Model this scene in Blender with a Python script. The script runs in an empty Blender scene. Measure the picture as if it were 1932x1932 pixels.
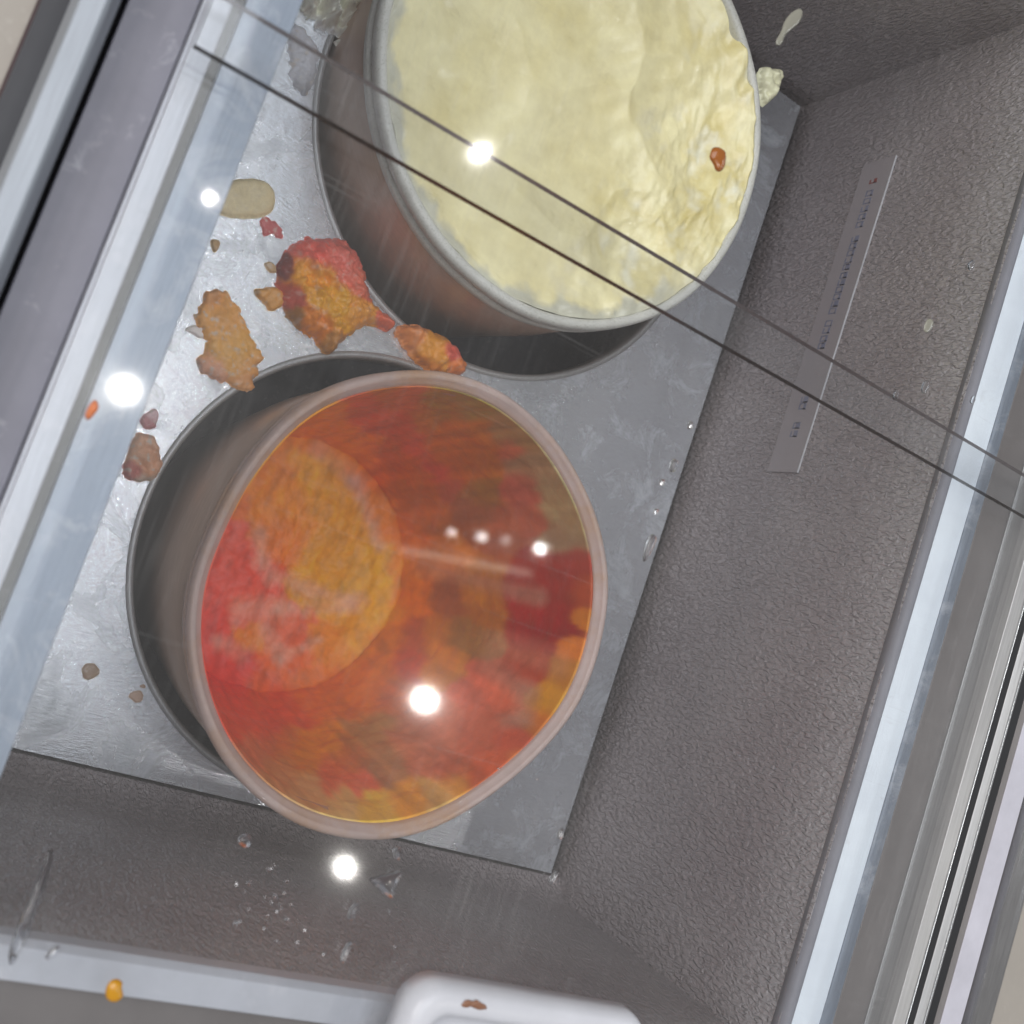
import bpy, bmesh, math, random
import numpy as np
from mathutils import Matrix, Vector, noise
random.seed(7)
SC = bpy.context.scene
COL = SC.collection

# ------------------------------------------------------------------ camera
RM = np.array([[0.81219782, 0.32241435, 0.48619305],
               [0.33918815, -0.93904453, 0.05609615],
               [0.47464312, 0.11934975, -0.87204905]])     # world axes seen by the lens
FPX = 2103.0
CAMZ = 0.60                                                 # metres above the freezer floor
cam = bpy.data.cameras.new('camera')
cam.sensor_width = 36.0
cam.lens = FPX / 1932 * 36
cam.clip_start = 0.01
cam.clip_end = 50
cam.dof.use_dof = True
cam.dof.focus_distance = 0.60
cam.dof.aperture_fstop = 11.0
co = bpy.data.objects.new('camera', cam)
rot = RM.T @ np.diag([1, -1, -1])
M = Matrix([list(r) for r in rot]).to_4x4()
M.translation = (0, 0, CAMZ)
co.matrix_world = M
COL.objects.link(co)
SC.camera = co

# ------------------------------------------------------------------ light
w = bpy.data.worlds.new('World'); SC.world = w; w.use_nodes = True
bg = w.node_tree.nodes['Background']
bg.inputs[0].default_value = (1.0, 0.96, 0.95, 1); bg.inputs[1].default_value = 0.16
SC.view_settings.view_transform = 'Standard'; SC.view_settings.look = 'None'
SC.view_settings.exposure = 0.45; SC.view_settings.gamma = 1.0
SC.cycles.use_adaptive_sampling = True; SC.cycles.adaptive_threshold = 0.02
SC.cycles.max_bounces = 6; SC.cycles.transparent_max_bounces = 16
SC.cycles.glossy_bounces = 4; SC.cycles.transmission_bounces = 8
SC.cycles.caustics_reflective = True; SC.cycles.caustics_refractive = False
SC.cycles.sample_clamp_indirect = 4.0

def lamp(x, y, z, power, r, col=(1, 0.96, 0.9)):
    l = bpy.data.lights.new('shop_lamp', 'POINT'); l.energy = power; l.shadow_soft_size = r; l.color = col
    o = bpy.data.objects.new('shop_lamp', l); o.location = (x, y, z); COL.objects.link(o)
LZ = 2.22
lamp(0.352, 0.250, LZ, 5.0, 0.015)
lamp(1.233, -0.169, LZ, 6.5, 0.015)
lamp(1.179, -0.584, LZ, 3.0, 0.011)
lamp(0.370, 0.689, LZ, 0.45, 0.006)
lamp(0.892, 1.078, LZ, 1.8, 0.009)
lamp(1.400, 0.267, LZ, 0.35, 0.008)
lamp(1.154, 0.223, LZ, 0.05, 0.006)
lamp(1.235, 0.24, LZ, 0.09, 0.008)
lamp(1.30, 0.255, LZ, 0.03, 0.012)
fl = bpy.data.lights.new('tube_highlight_light', 'AREA'); fl.shape = 'RECTANGLE'; fl.size = 0.12; fl.size_y = 4.0; fl.energy = 22; fl.color = (0.9, 0.95, 1.0)  # added strip light, out of view, for the highlight along the bumper tube
fo = bpy.data.objects.new('tube_highlight_light', fl); fo.location = (3.7, 0.6, 2.3); fo.rotation_euler = (0, math.radians(55), 0); COL.objects.link(fo)
wl = bpy.data.lights.new('wall_fill_panel', 'AREA'); wl.shape = 'RECTANGLE'; wl.size = 1.6; wl.size_y = 2.6; wl.energy = 46; wl.color = (1.0, 0.97, 0.95)  # added fill panel, out of view, that brightens the right liner wall
wo = bpy.data.objects.new('wall_fill_panel', wl); wo.location = (-2.1, 0.5, 2.3); wo.rotation_euler = (0, math.radians(-45), 0); COL.objects.link(wo)
tl = bpy.data.lights.new('ceiling_tube', 'AREA'); tl.shape = 'RECTANGLE'; tl.size = 0.36; tl.size_y = 0.016; tl.energy = 0.045; tl.color = (1, 0.9, 0.75)
to = bpy.data.objects.new('ceiling_tube', tl); to.location = (1.22, 0.172, LZ); to.rotation_euler = (0, 0, math.radians(9.2)); COL.objects.link(to)
al = bpy.data.lights.new('ceiling_panel', 'AREA'); al.shape = 'RECTANGLE'; al.size = 1.2; al.size_y = 2.4
al.energy = 20; al.color = (0.90, 0.94, 1.0)
ao = bpy.data.objects.new('ceiling_panel', al); ao.location = (-0.25, 0.45, 2.4); COL.objects.link(ao)

# ------------------------------------------------------------------ helpers
def at(px, py, z):
    """point at height z that the photograph shows at pixel px,py (of 1932)"""
    r = RM.T @ np.array([px - 966, py - 966, FPX])
    t = (z - CAMZ) / r[2]
    return Vector((r[0] * t, r[1] * t, z))
def atx(px, py, X):
    r = RM.T @ np.array([px - 966, py - 966, FPX]); t = X / r[0]
    return Vector((X, r[1] * t, CAMZ + r[2] * t))
def pix(P):
    c = RM @ np.array([P[0], P[1], P[2] - CAMZ])
    return c[0] / c[2] * FPX + 966, c[1] / c[2] * FPX + 966
def empty(name, loc=(0, 0, 0)):
    o = bpy.data.objects.new(name, None); o.location = loc; o.empty_display_size = 0.02
    COL.objects.link(o); return o
def tag(o, label=None, cat=None, group=None, kind=None):
    if label: o['label'] = label
    if cat: o['category'] = cat
    if group: o['group'] = group
    if kind: o['kind'] = kind
    return o
def mk(name, verts, faces, mat, parent=None, smooth=False):
    me = bpy.data.meshes.new(name); me.from_pydata([tuple(v) for v in verts], [], faces); me.update()
    o = bpy.data.objects.new(name, me); COL.objects.link(o)
    for m in (mat if isinstance(mat, list) else [mat]): me.materials.append(m)
    if smooth: me.polygons.foreach_set('use_smooth', [True] * len(me.polygons))
    if parent:
        o.parent = parent
        o.matrix_parent_inverse = Matrix.Translation(parent.location).inverted()
    return o
def fixn(o):
    bm = bmesh.new(); bm.from_mesh(o.data); bmesh.ops.recalc_face_normals(bm, faces=bm.faces); bm.to_mesh(o.data); bm.free(); return o
def bev(o, wd, seg=2, ang=0.5):
    m = o.modifiers.new('bevel', 'BEVEL'); m.width = wd; m.segments = seg; m.limit_method = 'ANGLE'; m.angle_limit = ang
    o.data.polygons.foreach_set('use_smooth', [True] * len(o.data.polygons))
    n = o.modifiers.new('wn', 'WEIGHTED_NORMAL'); n.keep_sharp = False
    return o
def box(name, x0, x1, y0, y1, z0, z1, mat, parent=None, b=0.0):
    v = [(x, y, z) for z in (z0, z1) for y in (y0, y1) for x in (x0, x1)]
    f = [(0, 2, 3, 1), (4, 5, 7, 6), (0, 1, 5, 4), (2, 6, 7, 3), (0, 4, 6, 2), (1, 3, 7, 5)]
    o = mk(name, v, f, mat, parent)
    if b: bev(o, b)
    return o
def prism(name, poly, y0, y1, mat, parent=None, b=0.0, axis='y'):
    """closed cross-section (x,z) drawn along y, or (y,z) drawn along x"""
    n = len(poly)
    if axis == 'y': v = [(a, y0, c) for a, c in poly] + [(a, y1, c) for a, c in poly]
    else: v = [(y0, a, c) for a, c in poly] + [(y1, a, c) for a, c in poly]
    f = [(i, (i + 1) % n, n + (i + 1) % n, n + i) for i in range(n)] + [tuple(range(n))[::-1], tuple(range(n, 2 * n))]
    o = fixn(mk(name, v, f, mat, parent))
    if b: bev(o, b)
    return o
OUTL = [(-180, .957), (-173, .969), (-164, .981), (-156, .992), (-146, .997), (-136, 1.007), (-126, 1.019), (-114, 1.027), (-104, 1.034), (-95, 1.036), (-81, 1.032), (-67, 1.012), (-55, .986), (-40, .968), (-26, .972), (-13, .988), (-3, .996), (8, .995), (17, .999), (25, 1.005), (34, 1.002), (45, 1.004), (57, .999), (68, 1.015), (78, 1.02), (91, 1.031), (101, 1.031), (110, 1.02), (121, 1.016), (132, 1.012), (144, 1.0), (155, .976), (165, .964), (180, .957)]
def bent(a):
    '''how far the dented orange tub's rim strays from a circle'''
    d = np.degrees(a); d = (d + 180) % 360 - 180
    w_ = [np.interp(((d + k) + 180) % 360 - 180, [p[0] for p in OUTL], [p[1] for p in OUTL]) for k in (-6, -3, 0, 3, 6)]
    return float(np.mean(w_))
BT = [bent(math.pi * k / 360) for k in range(721)]
def bent(a):
    q = (a % (2 * math.pi)) * 360 / math.pi; k = int(q)
    return BT[k] + (BT[min(k + 1, 720)] - BT[k]) * (q - k)
def lathe(name, prof, c0, c1, z0, z1, mat, parent=None, seg=128, wob=0.0, seed=0, warp=None):
    """profile (r,z) turned about an axis that runs from c0 at z0 to c1 at z1"""
    v, f = [], []
    n = len(prof)
    for i in range(seg):
        a = 2 * math.pi * i / seg
        wk = warp(a) - 1 if warp else 0.0
        for r, z in prof:
            t = (z - z0) / (z1 - z0)
            rr = r * (1 + wk * min(1, max(0, (t - 0.2) / 0.7))) + wob * noise.noise((math.cos(a) * 3 + seed, math.sin(a) * 3, z * 60))
            v.append((c0[0] + (c1[0] - c0[0]) * t + rr * math.cos(a), c0[1] + (c1[1] - c0[1]) * t + rr * math.sin(a), z))
    for i in range(seg):
        j = (i + 1) % seg
        for k in range(n - 1): f.append((i * n + k, j * n + k, j * n + k + 1, i * n + k + 1))
    return fixn(mk(name, v, f, mat, parent, True))

# ------------------------------------------------------------------ materials
class Mat:
    def __init__(s, name):
        s.m = bpy.data.materials.new(name); s.m.use_nodes = True; s.t = s.m.node_tree; s.N = s.t.nodes; s.L = s.t.links
        s.N.clear(); s.out = s.N.new('ShaderNodeOutputMaterial')
    def n(s, typ, **k):
        o = s.N.new('ShaderNode' + typ)
        for a, b in k.items():
            if hasattr(o, a): setattr(o, a, b)
        return o
    def l(s, a, b): s.L.new(a, b)
    def bsdf(s, base, rough=0.5, metal=0.0, **k):
        p = s.n('BsdfPrincipled'); s.p = p
        p.inputs['Base Color'].default_value = (*base, 1); p.inputs['Roughness'].default_value = rough; p.inputs['Metallic'].default_value = metal
        for a, b in k.items(): p.inputs[a.replace('_', ' ')].default_value = b
        s.l(p.outputs[0], s.out.inputs[0]); return p
    def coord(s, scale=(1, 1, 1), rot=(0, 0, 0)):
        t = s.n('TexCoord'); m = s.n('Mapping'); m.inputs['Scale'].default_value = scale; m.inputs['Rotation'].default_value = rot
        s.l(t.outputs['Object'], m.inputs[0]); return m.outputs[0]
    def noise(s, vec, scale, detail=4, rough=0.55, dist=0.0):
        n = s.n('TexNoise'); n.inputs['Scale'].default_value = scale; n.inputs['Detail'].default_value = detail
        n.inputs['Roughness'].default_value = rough; n.inputs['Distortion'].default_value = dist
        s.l(vec, n.inputs['Vector']); return n.outputs[0]
    def ramp(s, fac, stops):
        r = s.n('ValToRGB'); e = r.color_ramp.elements
        while len(e) < len(stops): e.new(0.5)
        for el, (p, c) in zip(e, stops):
            el.position = p; el.color = (*c, 1) if not isinstance(c, (int, float)) else (c, c, c, 1)
        s.l(fac, r.inputs[0]); return r.outputs[0]
    def mix(s, fac, a, b, blend='MIX'):
        m = s.n('Mix', data_type='RGBA', blend_type=blend)
        for i, v in ((0, fac), (6, a), (7, b)):
            if hasattr(v, 'is_linked'): s.l(v, m.inputs[i])
            elif isinstance(v, (int, float)): m.inputs[i].default_value = v
            else: m.inputs[i].default_value = (*v, 1)
        return m.outputs[2]
    def math(s, op, a, b=0.0):
        m = s.n('Math', operation=op)
        for i, v in ((0, a), (1, b)):
            if hasattr(v, 'is_linked'): s.l(v, m.inputs[i])
            else: m.inputs[i].default_value = v
        return m.outputs[0]
    def bump(s, h, dist=0.001, strength=1.0):
        b = s.n('Bump'); b.inputs['Distance'].default_value = dist; b.inputs['Strength'].default_value = strength
        s.l(h, b.inputs['Height']); s.l(b.outputs[0], s.p.inputs['Normal']); return b

def metal(name, base, rough, streak=(40, 4, 40), dirt=None, metallic=0.9, bumpd=0.0002, var=0.14, dirtamt=0.55):
    m = Mat(name); p = m.bsdf(base, rough, metallic)
    s = m.noise(m.coord(streak), 14, 6, 0.65)
    g = m.noise(m.coord(), 22, 5, 0.6)
    rr = m.math('ADD', m.math('MULTIPLY', s, var), m.math('ADD', m.math('MULTIPLY', g, var), rough - var))
    m.l(rr, p.inputs['Roughness'])
    c = m.mix(m.ramp(s, [(0.3, 0), (0.75, 1)]), [x * 0.86 for x in base], [min(1, x * 1.1) for x in base])
    if dirt:
        d = m.ramp(m.noise(m.coord(), 35, 8, 0.7, 0.6), [(0.5, 0), (0.68, 1)])
        c = m.mix(m.math('MULTIPLY', d, dirtamt), c, dirt)
        m.l(m.math('SUBTRACT', metallic, m.math('MULTIPLY', d, 0.6 * metallic)), p.inputs['Metallic'])
    m.l(c, p.inputs['Base Color'])
    m.bump(s, bumpd, 0.6)
    return m.m

MAT = {}
MAT['alu_floor'] = metal('aluminium_floor', (0.68, 0.71, 0.75), 0.20, (14, 60, 14), (0.50, 0.53, 0.57), 0.78, 0.0003, 0.13, 0.65)
MAT['alu_rail'] = metal('aluminium_rail', (0.40, 0.415, 0.45), 0.40, (60, 3, 60), (0.52, 0.53, 0.56), 0.7, 0.0002, 0.14, 0.7)
MAT['alu_outer'] = metal('aluminium_outer_rail', (0.33, 0.36, 0.40), 0.55, (60, 3, 60), None, 0.4)
MAT['alu_blue'] = metal('aluminium_pale', (0.30, 0.345, 0.41), 0.42, (60, 3, 60), (0.52, 0.55, 0.60), 0.6, 0.0002, 0.14, 0.8)
MAT['alu_dark'] = metal('aluminium_dull', (0.40, 0.40, 0.40), 0.40, (60, 2, 60), None, 0.5)
MAT['steel'] = metal('polished_tube', (0.66, 0.67, 0.68), 0.24, (60, 3, 60), None, 0.95)
MAT['tub'] = metal('tub_wall', (0.60, 0.42, 0.32), 0.30, (6, 6, 80), None, 0.15, 0.0001, 0.07)

def painted(name, base, rough=0.45, spot=None, bumpd=0.0001, sc=30):
    m = Mat(name); p = m.bsdf(base, rough)
    n = m.noise(m.coord(), sc, 7, 0.65)
    c = m.mix(m.ramp(n, [(0.3, 0), (0.7, 1)]), [x * 0.88 for x in base], [min(1, x * 1.08) for x in base])
    if spot:
        d = m.ramp(m.noise(m.coord(), sc * 2.3, 9, 0.75, 0.5), [(0.58, 0), (0.68, 1)])
        c = m.mix(m.math('MULTIPLY', d, 0.5), c, spot)
    m.l(c, p.inputs['Base Color']); m.bump(n, bumpd)
    return m.m
MAT['frame_grey'] = painted('grey_frame_paint', (0.215, 0.212, 0.25), 0.5, (0.46, 0.46, 0.50))
MAT['frame_taupe'] = painted('taupe_frame', (0.17, 0.155, 0.15), 0.42)
MAT['frame_lav'] = painted('pale_frame_paint', (0.52, 0.51, 0.57), 0.45)
MAT['white_strip'] = painted('white_strip', (0.80, 0.87, 0.95), 0.4, (0.55, 0.57, 0.6), 0.0002, 20)
MAT['white_rim'] = painted('white_end_rim', (0.50, 0.52, 0.57), 0.4, (0.66, 0.67, 0.7), 0.0004, 26)
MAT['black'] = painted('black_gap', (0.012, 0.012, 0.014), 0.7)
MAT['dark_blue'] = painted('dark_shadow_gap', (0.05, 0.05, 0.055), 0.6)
MAT['dark_gap'] = painted('dark_floor_gap', (0.07, 0.072, 0.085), 0.5, (0.34, 0.34, 0.37), 0.0006, 90)
MAT['beige'] = painted('beige_floor', (0.40, 0.365, 0.32), 0.6, (0.5, 0.47, 0.43), 0.0003, 12)
MAT['brown_line'] = painted('brown_seam', (0.05, 0.02, 0.02), 0.5)
MAT['olive'] = painted('olive_groove', (0.13, 0.125, 0.10), 0.5, (0.3, 0.3, 0.25))
MAT['plastic'] = painted('white_plastic', (0.60, 0.61, 0.65), 0.32, None, 0.00003, 10)
MAT['gasket'] = painted('grey_caulk', (0.24, 0.24, 0.27), 0.6)

def liner():
    m = Mat('embossed_liner'); p = m.bsdf((0.16, 0.14, 0.135), 0.34, 0.0)
    t = m.n('TexCoord'); mp = m.n('Mapping'); mp.inputs['Scale'].default_value = (1.0, 1.0, 0.45); mp.inputs['Rotation'].default_value = (0.25, 0.25, 0)
    m.l(t.outputs['Object'], mp.inputs[0])
    e = m.noise(mp.outputs[0], 500, 1, 0.5, 0.6)
    e2 = m.noise(mp.outputs[0], 800, 1, 0.5)
    big = m.noise(m.coord(), 9, 3)
    hgt = m.math('ADD', m.ramp(e, [(0.36, 0), (0.64, 1)]), m.math('MULTIPLY', e2, 0.25))
    c = m.mix(m.ramp(big, [(0.35, 0), (0.65, 1)]), (0.268, 0.236, 0.243), (0.318, 0.284, 0.288))
    # frost clinging in a band under the rim
    sp = m.n('SeparateXYZ'); m.l(t.outputs['Object'], sp.inputs[0])
    fr = m.noise(m.coord(), 420, 6, 0.8)
    band = m.n('MapRange'); band.inputs[1].default_value = 0.115; band.inputs[2].default_value = 0.200; m.l(sp.outputs[2], band.inputs[0])
    f = m.ramp(m.math('ADD', m.math('MULTIPLY', band.outputs[0], 0.62), m.math('MULTIPLY', fr, 0.5)), [(0.55, 0), (0.95, 1)])
    c = m.mix(m.math('MULTIPLY', f, 0.6), c, (0.52, 0.51, 0.52))
    m.l(c, p.inputs['Base Color'])
    m.bump(hgt, 0.0009, 1.0)
    return m.m
MAT['liner'] = liner()

def schlick(m, f0):
    g = m.n('NewGeometry'); d = m.n('VectorMath', operation='DOT_PRODUCT')
    m.l(g.outputs['Normal'], d.inputs[0]); m.l(g.outputs['Incoming'], d.inputs[1])
    c = m.math('SUBTRACT', 1.0, m.math('ABSOLUTE', d.outputs['Value']))
    return m.math('ADD', f0, m.math('MULTIPLY', m.math('POWER', c, 5.0), 1 - f0))
def acrylic(clean, veil=0.010):
    m = Mat('acrylic_underside' if clean else 'acrylic_sheet')
    tr = m.n('BsdfTransparent'); tr.inputs[0].default_value = (0.965, 0.97, 0.975, 1)
    gl = m.n('BsdfGlossy'); gl.inputs['Roughness'].default_value = 0.045
    m1 = m.n('MixShader'); m.l(schlick(m, 0.036), m1.inputs[0]); m.l(tr.outputs[0], m1.inputs[1]); m.l(gl.outputs[0], m1.inputs[2])
    if clean:
        m.l(m1.outputs[0], m.out.inputs[0]); return m.m
    gr = m.n('BsdfGlossy'); gr.inputs['Roughness'].default_value = 0.19
    gw = m.n('BsdfGlossy'); gw.inputs['Roughness'].default_value = 0.34
    df = m.n('BsdfDiffuse'); df.inputs[0].default_value = (0.78, 0.76, 0.74, 1)
    # fine scratches along the slide and wiped smears
    sa = m.ramp(m.noise(m.coord((9, 0.35, 1), (0, 0, 0.10)), 90, 2, 0.6), [(0.52, 0), (0.74, 1)])
    big = m.ramp(m.noise(m.coord(), 7, 3, 0.6, 0.0), [(0.36, 0.12), (0.70, 1)])
    sb = m.ramp(m.noise(m.coord((0.10, 16, 1), (0, 0, 0.42)), 60, 1, 0.5), [(0.70, 0), (0.76, 1)])
    sc = m.math('ADD', m.math('MULTIPLY', sa, big), m.math('MULTIPLY', sb, 0.7))
    f2 = m.math('ADD', m.math('MULTIPLY', sc, 0.065), m.math('ADD', veil, m.math('MULTIPLY', big, 0.034)))
    h1 = m.n('MixShader'); h1.inputs[0].default_value = 0.6; m.l(gr.outputs[0], h1.inputs[1]); m.l(gw.outputs[0], h1.inputs[2])
    hz = m.n('MixShader'); hz.inputs[0].default_value = 0.42; m.l(df.outputs[0], hz.inputs[1]); m.l(h1.outputs[0], hz.inputs[2])
    m2 = m.n('MixShader'); m.l(f2, m2.inputs[0]); m.l(m1.outputs[0], m2.inputs[1]); m.l(hz.outputs[0], m2.inputs[2])
    m.l(m2.outputs[0], m.out.inputs[0])
    return m.m
MAT['acrylic'] = acrylic(False, 0.002); MAT['acrylic_worn'] = acrylic(False, 0.032); MAT['acrylic_under'] = acrylic(True)
MAT['edge_dark'] = painted('acrylic_edge_dark', (0.055, 0.047, 0.042), 0.3, None, 0.0001, 300)
MAT['edge_plum'] = painted('acrylic_edge_plum', (0.13, 0.085, 0.085), 0.3, None, 0.0001, 300)

def liquid(name, col, alpha=0.0):
    m = Mat(name)
    tr = m.n('BsdfTransparent'); tr.inputs[0].default_value = (*col, 1)
    gl = m.n('BsdfGlossy'); gl.inputs['Roughness'].default_value = 0.09
    fr = schlick(m, 0.022)
    df = m.n('BsdfPrincipled'); df.inputs['Base Color'].default_value = (*col, 1); df.inputs['Roughness'].default_value = 0.12
    a = m.n('MixShader'); a.inputs[0].default_value = alpha; m.l(tr.outputs[0], a.inputs[1]); m.l(df.outputs[0], a.inputs[2])
    b = m.n('MixShader'); m.l(fr, b.inputs[0]); m.l(a.outputs[0], b.inputs[1]); m.l(gl.outputs[0], b.inputs[2])
    m.l(b.outputs[0], m.out.inputs[0]); return m.m
def water():
    m = Mat('water'); p = m.bsdf((0.95, 0.96, 0.98), 0.05, 0, IOR=1.48, Transmission_Weight=1.0); return m.m
MAT['water'] = water()
MAT['brown_syrup'] = liquid('brown_syrup', (0.36, 0.12, 0.025), 0.85)
MAT['yellow_syrup'] = liquid('yellow_syrup', (0.62, 0.30, 0.02), 0.85)
MAT['milk_smear'] = liquid('milky_smear', (0.36, 0.35, 0.29), 0.7)

def ice(name, rough=0.55, coat=0.2, bumpd=0.0012, sc=150, rad=(0.006, 0.003, 0.0015)):
    m = Mat(name); p = m.bsdf((0.8, 0.8, 0.8), rough)
    a = m.n('VertexColor'); a.layer_name = 'tint'
    n = m.noise(m.coord(), sc, 8, 0.7, 0.2); n2 = m.noise(m.coord(), sc * 5, 4, 0.7)
    c = m.mix(m.ramp(n, [(0.3, 0), (0.7, 1)]), (0.90, 0.88, 0.85), (1.12, 1.12, 1.12))
    c = m.mix(1.0, a.outputs[0], c, 'MULTIPLY')
    m.l(c, p.inputs['Base Color'])
    pass
    m.l(m.math('ADD', m.math('MULTIPLY', n, 0.5), rough - 0.25), p.inputs['Roughness'])
    p.inputs['Coat Weight'].default_value = coat; p.inputs['Coat Roughness'].default_value = 0.16
    m.bump(m.math('ADD', n, m.math('MULTIPLY', n2, 0.3)), bumpd, 0.8)
    return m.m
MAT['cream'] = ice('cream_ice', 0.34, 0.45, 0.0004, 45)
MAT['sorbet'] = ice('sorbet_ice', 0.42, 0.0, 0.0009, 110)
MAT['crumb'] = ice('crumb_ice', 0.45, 0.25, 0.0006, 260)

def rimplastic(name, base, speck=0.0, clear=0.0):
    m = Mat(name); p = m.bsdf(base, 0.42)
    n = m.noise(m.coord((1, 1, 1)), 60, 6, 0.7)
    c = m.mix(m.ramp(n, [(0.35, 0), (0.7, 1)]), [x * 0.82 for x in base], base)
    if clear:
        c = m.mix(m.ramp(m.noise(m.coord(), 16, 5, 0.7), [(0.44, 0), (0.66, 0.8)]), c, (0.66, 0.36, 0.15))
    if speck:
        d = m.ramp(m.noise(m.coord(), 900, 2, 0.5), [(0.56, 0), (0.66, 1)])
        c = m.mix(m.math('MULTIPLY', d, speck), c, (0.30, 0.30, 0.22))
    m.l(c, p.inputs['Base Color'])
    m.bump(n, 0.0002)
    if clear:
        tr = m.n('BsdfTransparent'); mx = m.n('MixShader'); mx.inputs[0].default_value = clear
        m.l(p.outputs[0], mx.inputs[1]); m.l(tr.outputs[0], mx.inputs[2]); m.l(mx.outputs[0], m.out.inputs[0])
    return m.m
MAT['rim_white'] = rimplastic('white_tub_rim', (0.72, 0.72, 0.66), 0.35)
MAT['rim_pink'] = rimplastic('pink_stained_tub_rim', (0.78, 0.60, 0.54), 0.0, 0.40)

# ------------------------------------------------------------------ freezer
FZ = empty('ice_cream_freezer', (0.25, 0.15, 0))
tag(FZ, 'grey chest freezer with embossed liner, metal floor and slide rails round the opening', 'freezer')
Y0, Y1 = -0.34, 0.62                 # how far the long rails run
YB, YT = -0.127, 0.434               # near and far end of the floor
XR = 0.4485
# floor
box('floor_base', 0.02, 0.47, -0.16, 0.46, -0.20, -0.185, MAT['dark_gap'], FZ)
HOLES = [((0.2458, 0.0130), 0.1262), ((0.2560, 0.2870), 0.1330)]
def holed_plate(name, x0, x1, y0, y1, z0, z1, holes, mat, parent):
    from mathutils.geometry import tessellate_polygon
    loops = [[(x0, y0), (x1, y0), (x1, y1), (x0, y1)]]
    for (cx, cy), r in holes: loops.append([(cx + r * math.cos(2 * math.pi * k / 96), cy + r * math.sin(2 * math.pi * k / 96)) for k in range(96)])
    flat = [p for l in loops for p in l]; n = len(flat)
    tri = tessellate_polygon([[Vector((x, y, 0)) for x, y in l] for l in loops])
    v = [(x, y, z1) for x, y in flat] + [(x, y, z0) for x, y in flat]
    f = [tuple(t) for t in tri] + [tuple(q + n for q in t[::-1]) for t in tri]
    b = 0
    for l in loops:
        m = len(l)
        f += [(b + k, b + (k + 1) % m, n + b + (k + 1) % m, n + b + k) for k in range(m)]; b += m
    return fixn(mk(name, v, f, mat, parent))
holed_plate('floor_plate', 0.045, 0.4395, YB + 0.0025, YT - 0.008, -0.0025, 0.0, HOLES, MAT['alu_floor'], FZ)
for (c_, r_) in HOLES:
    lathe('hole_collar', [(r_ + 0.0030, 0.00015), (r_ + 0.0016, 0.0010), (r_ + 0.0002, 0.0011), (r_ - 0.0008, 0.0004), (r_ - 0.0013, -0.0015), (r_ - 0.0013, -0.012), (r_ - 0.0003, -0.012), (r_ - 0.0002, -0.003)], c_, c_, -0.02, 0.01, MAT['alu_dark'], FZ, 160)
# right wall with a tight cove at its foot
prism('liner_wall', [(XR, -0.19), (XR, 0.203), (XR + 0.012, 0.203), (XR + 0.012, -0.19)], -0.30, 0.60, MAT['liner'], FZ)
prism('liner_wall', [(YT, -0.19), (YT, 0.01), (YT + 0.002, 0.22), (YT + 0.02, 0.22), (YT + 0.02, -0.19)], 0.0, XR + 0.006, MAT['liner'], FZ, 0, 'x')
nb = [(-0.1265, -0.19)]
for i in range(9):
    a = math.pi / 2 * i / 8
    nb.append((-0.1265 - 0.0120 * math.sin(a), 0.030 * (1 - math.cos(a)) - 0.001))
nb += [(-0.1395, 0.08), (-0.1405, 0.12), (-0.1425, 0.165), (-0.1425, 0.203), (-0.148, 0.203), (-0.148, -0.19)]
o = prism('liner_wall', nb, 0.03, XR + 0.006, MAT['liner'], FZ, 0, 'x')
bev(o, 0.0005)
box('liner_wall', 0.034, 0.044, -0.15, 0.45, -0.19, 0.196, MAT['liner'], FZ)

# right rails: positions read across the row at the bottom of the picture
def rx(c, z): return at(1261.1 + c * 0.3472, 1932, z).x
def lx(p, z, row=277): return at(p, row, z).x
def strip(name, x0, x1, z0, z1, zb, mat, b=0.0004):
    return prism(name, [(x0, z0), (x1, z1), (x1, zb), (x0, zb)], Y0, Y1, mat, FZ, b)
a0 = rx(640, .206); a1 = rx(672, .207); a2 = rx(820, .2095); a3 = rx(890, .2150); a4 = rx(1060, .2155); a5 = rx(1130, .2165); a6 = rx(1140, .2165)
# wavy caulk bead along the inner lip
pv = []
cv, cf = [], []
NS = 120
for i in range(NS + 1):
    y = Y0 + (Y1 - Y0) * i / NS
    wv = 0.0011 * noise.noise((y * 22, 3.1, 0)) + 0.0006 * noise.noise((y * 70, 1.1, 0))
    for (x, z) in ((a0 - 0.0022, 0.199), (a0 - 0.0010 + wv, 0.2050), (a0 + 0.0006 + wv, 0.2062), (a1 + 0.0004, 0.2066), (a1 + 0.0004, 0.199)): cv.append((x, y, z))
for i in range(NS):
    for k in range(5):
        cf.append((i * 5 + k, i * 5 + (k + 1) % 5, (i + 1) * 5 + (k + 1) % 5, (i + 1) * 5 + k))
fixn(mk('sealant_bead', cv, cf, MAT['gasket'], FZ, True))
def arc(x0, x1, z0, z1, bulge, n=8):
    return [(x0 + (x1 - x0) * i / n, z0 + (z1 - z0) * i / n + bulge * math.sin(math.pi * i / n)) for i in range(n + 1)]
for nm, pr, mt in (('breaker_strip', arc(a1, a2, 0.2066, 0.2095, 0.0007), MAT['white_strip']), ('sloped_lip', arc(a2 + 0.0002, a3, 0.2096, 0.2150, -0.0006), MAT['alu_blue'])):
    o = prism(nm, pr + [(pr[-1][0], 0.199), (pr[0][0], 0.199)], Y0, Y1, mt, FZ)
    bev(o, 0.0002)
strip('frame_top', a3 + 0.0002, a4, 0.2151, 0.2155, 0.199, MAT['frame_taupe'])
strip('guide_rail', a4 + 0.0002, a5, 0.2160, 0.2166, 0.199, MAT['alu_dark'])
strip('guide_rail', a5 + 0.0001, rx(1142, .2172), 0.2176, 0.2172, 0.199, MAT['steel'], 0.0002)
strip('guide_rail', rx(1142, .2172) + 0.0001, rx(1218, .2172), 0.2170, 0.2172, 0.199, MAT['alu_rail'])
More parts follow.
